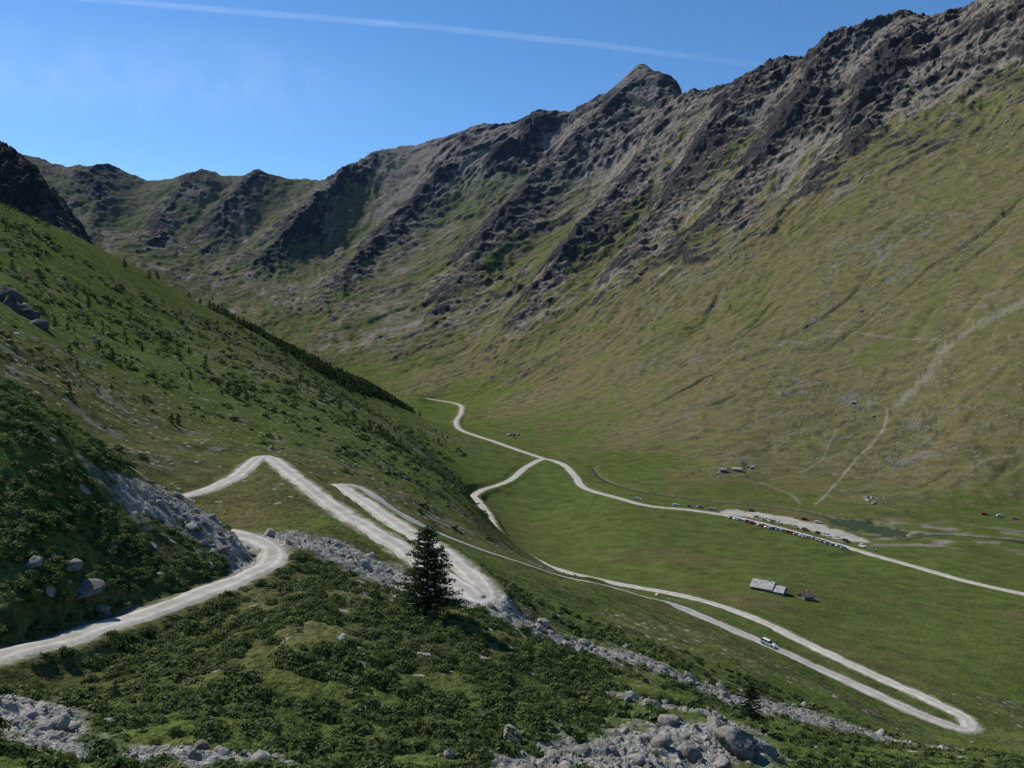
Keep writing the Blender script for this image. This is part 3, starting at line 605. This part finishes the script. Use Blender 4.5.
# ------------------------------------------------------------------ houses
def stone_mat(name,c1,c2,sc_v=1.6):
    m,nt,b=newmat(name,.9,.1); tc=N(nt,'ShaderNodeTexCoord').outputs['Object']; v=N(nt,'ShaderNodeTexVoronoi'); v.inputs['Scale'].default_value=sc_v; nt.links.new(tc,v.inputs['Vector'])
    s_=N(nt,'ShaderNodeSeparateColor'); nt.links.new(v.outputs['Color'],s_.inputs[0]); c=mxc(nt,s_.outputs[0],c1,c2); c=scalec(nt,c,mr(nt,noise(nt,tc,2,5),.3,.7,.7,1.25)); nt.links.new(c,b.inputs['Base Color'])
    bm=N(nt,'ShaderNodeBump'); bm.inputs['Strength'].default_value=.6; bm.inputs['Distance'].default_value=.15; nt.links.new(v.outputs['Distance'],bm.inputs['Height']); nt.links.new(bm.outputs[0],b.inputs['Normal']); return m
m_wall=stone_mat('stone_wall',(.20,.18,.15),(.36,.33,.28)); m_roof=stone_mat('slate_roof',(.28,.27,.26),(.46,.45,.42),1.1); m_roof2=stone_mat('brown_roof',(.12,.09,.07),(.20,.16,.13),1.1); m_dark=flat('window_dark',(.015,.015,.018),.3); m_wood=flat('door_wood',(.10,.06,.035),.7)
def boxmesh(name,par,c,d,mat):
    bm_=bmesh.new(); bmesh.ops.create_cube(bm_,size=1); 
    for v in bm_.verts: v.co=Vector((v.co.x*d[0]+c[0],v.co.y*d[1]+c[1],v.co.z*d[2]+c[2]))
    me=bpy.data.meshes.new(name); bm_.to_mesh(me); bm_.free(); me.materials.append(mat); ob=bpy.data.objects.new(name,me); scene.collection.objects.link(ob); ob.parent=par; return ob
def house(name,px,py,v,L,Wd,H,Rh,ang,roofm,annex=True):
    x_,y_,_=survey(px,py,v); e=bpy.data.objects.new(name,None); scene.collection.objects.link(e); e.location=(x_,y_,float(hgt([x_],[y_])[0])-.4); e.rotation_euler=(0,0,ang)
    def gab(nm,cx,cy,L,Wd,H,Rh,rm):
        bm_=bmesh.new(); P_=[(-L/2,-Wd/2,-1.5),(L/2,-Wd/2,-1.5),(L/2,Wd/2,-1.5),(-L/2,Wd/2,-1.5),(-L/2,-Wd/2,H),(L/2,-Wd/2,H),(L/2,Wd/2,H),(-L/2,Wd/2,H),(-L/2,0,H+Rh),(L/2,0,H+Rh)]
        v_=[bm_.verts.new((a+cx,b_+cy,c_)) for a,b_,c_ in P_]
        for f in [(0,1,5,4),(2,3,7,6),(1,2,6,9,5),(3,0,4,8,7),(0,3,2,1),(4,5,9,8),(6,7,8,9)]: bm_.faces.new([v_[i] for i in f])
        me=bpy.data.meshes.new('walls'); bm_.to_mesh(me); bm_.free(); me.materials.append(m_wall); o=bpy.data.objects.new('walls',me); scene.collection.objects.link(o); o.parent=e
        for sy in(-1,1):
            bm_=bmesh.new(); ov=.5; a=Rh/(Wd/2); y1=sy*(Wd/2+ov); z1=H-a*ov
            q_=[(-L/2-ov,0,H+Rh+.05),(L/2+ov,0,H+Rh+.05),(L/2+ov,y1,z1+.05),(-L/2-ov,y1,z1+.05)]
            lo=[bm_.verts.new((p[0]+cx,p[1]+cy,p[2])) for p in q_]; hi=[bm_.verts.new((p[0]+cx,p[1]+cy,p[2]+.22)) for p in q_]
            bm_.faces.new(lo[::-1]); bm_.faces.new(hi)
            for i in range(4): bm_.faces.new((lo[i],lo[(i+1)%4],hi[(i+1)%4],hi[i]))
            bmesh.ops.recalc_face_normals(bm_,faces=bm_.faces)
            me=bpy.data.meshes.new('roof'); bm_.to_mesh(me); bm_.free(); me.materials.append(rm); o=bpy.data.objects.new('roof_slope',me); scene.collection.objects.link(o); o.parent=e
    gab('main',0,0,L,Wd,H,Rh,roofm)
    if annex: gab('annex',L*.5+2.6,-.8,5,Wd*.8,H*.75,Rh*.75,m_roof)
    boxmesh('door',e,(-L*.1,-Wd/2-.02,1.0),(1.1,.12,2.1),m_wood)
    for i,fx in enumerate((-.36,.12,.34)): boxmesh('window_%d'%i,e,(L*fx,-Wd/2-.02,1.6),(.8,.1,.8),m_dark)
    boxmesh('gable_window',e,(-L/2-.02,0,H*.6+.5),(.1,.8,.8),m_dark)
    boxmesh('chimney',e,(L*.25,.9,H+Rh),(.8,.8,1.8),m_wall)
house('stone_farmhouse',764,590,-115,9.5,8,2.0,2.4,-.65,m_roof)
house('stone_hut',806,596,-115,5.0,4.2,1.9,1.3,.3,m_roof2,False)
for a,b_,v,L_,an in [(722,479,790,7,.2),(737,476,800,9,-.3),(751,472,810,6,.5),(852,424,940,7,.2)]: house('stone_hut',a,b_,v,L_,4.6,2.1,1.4,an,m_roof,False)
# ------------------------------------------------------------------ contrail
mc=bpy.data.materials.new('contrail_vapour'); mc.use_nodes=True; nt=mc.node_tree; nt.nodes.remove(nt.nodes['Principled BSDF'])
at=N(nt,'ShaderNodeAttribute',attribute_name='dens').outputs['Fac']; tc=N(nt,'ShaderNodeTexCoord').outputs['Object']
al=mth(nt,'MULTIPLY',at,mr(nt,noise(nt,tc,.0009,5,.6),.3,.7,.25,1.))
t=N(nt,'ShaderNodeBsdfTranslucent'); t.inputs[0].default_value=(.95,.95,.95,1); tp=N(nt,'ShaderNodeBsdfTransparent'); df=N(nt,'ShaderNodeBsdfDiffuse'); df.inputs[0].default_value=(.95,.95,.95,1)
ad=N(nt,'ShaderNodeAddShader'); nt.links.new(t.outputs[0],ad.inputs[0]); nt.links.new(df.outputs[0],ad.inputs[1])
ms=N(nt,'ShaderNodeMixShader'); nt.links.new(al,ms.inputs[0]); nt.links.new(tp.outputs[0],ms.inputs[1]); nt.links.new(ad.outputs[0],ms.inputs[2]); nt.links.new(ms.outputs[0],nt.nodes['Material Output'].inputs[0])
def vapour(name,pts,wid,mx,nx=9):
    p=np.array([survey(a,b_,Y_) for a,b_,Y_ in pts]); t=np.linspace(0,1,60); q=np.linspace(-1,1,nx)
    pp=np.stack([np.interp(t,np.linspace(0,1,len(p)),p[:,i]) for i in range(3)],1)
    V=np.stack([pp+np.array([0,-.35,1])*wid*a for a in q],1).reshape(-1,3); D=np.tile((1-q**2)**1.5*mx,60)*np.repeat(np.clip(np.minimum(t*5,1)*np.minimum((1-t)*3,1),0,1),nx)
    id_=np.arange(60*nx).reshape(60,nx); Fa=np.stack([id_[:-1,:-1],id_[:-1,1:],id_[1:,1:],id_[1:,:-1]],-1).reshape(-1,4)
    return mkmesh(name,V,Fa,[mc],True,{'dens':('FLOAT',D)})
vapour('contrail',[(-150,-25,18000),(90,-1,18000),(430,27,18000),(600,45,18000),(860,78,18000)],85,.10)
vapour('cirrus_cloud',[(-200,60,20000),(150,75,20000),(420,100,20000)],1300,.07)
# ------------------------------------------------------------------ light, sky, camera
az=math.radians(-50); el=math.radians(43)
sd=Vector((math.sin(az)*math.cos(el),math.cos(az)*math.cos(el),math.sin(el)))
L=bpy.data.lights.new('sun','SUN'); L.energy=5.0; L.angle=math.radians(.5); L.color=(1,.95,.87); lo=bpy.data.objects.new('sun',L); scene.collection.objects.link(lo); lo.rotation_euler=(-sd).to_track_quat('-Z','Y').to_euler(); lo.location=(0,0,500)
w=bpy.data.worlds.new('World'); scene.world=w; w.use_nodes=True; nt=w.node_tree; bg=nt.nodes['Background']; sk=nt.nodes.new('ShaderNodeTexSky'); sk.sky_type='NISHITA'; sk.sun_disc=False
sk.sun_elevation=el; sk.sun_rotation=az; sk.altitude=2200; sk.air_density=1.0; sk.dust_density=.4; sk.ozone_density=3.
hs=N(nt,'ShaderNodeHueSaturation'); hs.inputs['Saturation'].default_value=1.2; nt.links.new(sk.outputs[0],hs.inputs['Color'])
nt.links.new(hs.outputs[0],bg.inputs[0]); bg.inputs[1].default_value=.145
scene.view_settings.view_transform='Standard'; scene.view_settings.look='None'; scene.view_settings.exposure=0
cd=bpy.data.cameras.new('camera'); cd.sensor_width=36; cd.lens=F/1024*36; cd.clip_start=.5; cd.clip_end=80000
co=bpy.data.objects.new('camera',cd); scene.collection.objects.link(co); co.location=(0,0,0); co.rotation_euler=(math.pi/2-PITCH,0,0); scene.camera=co
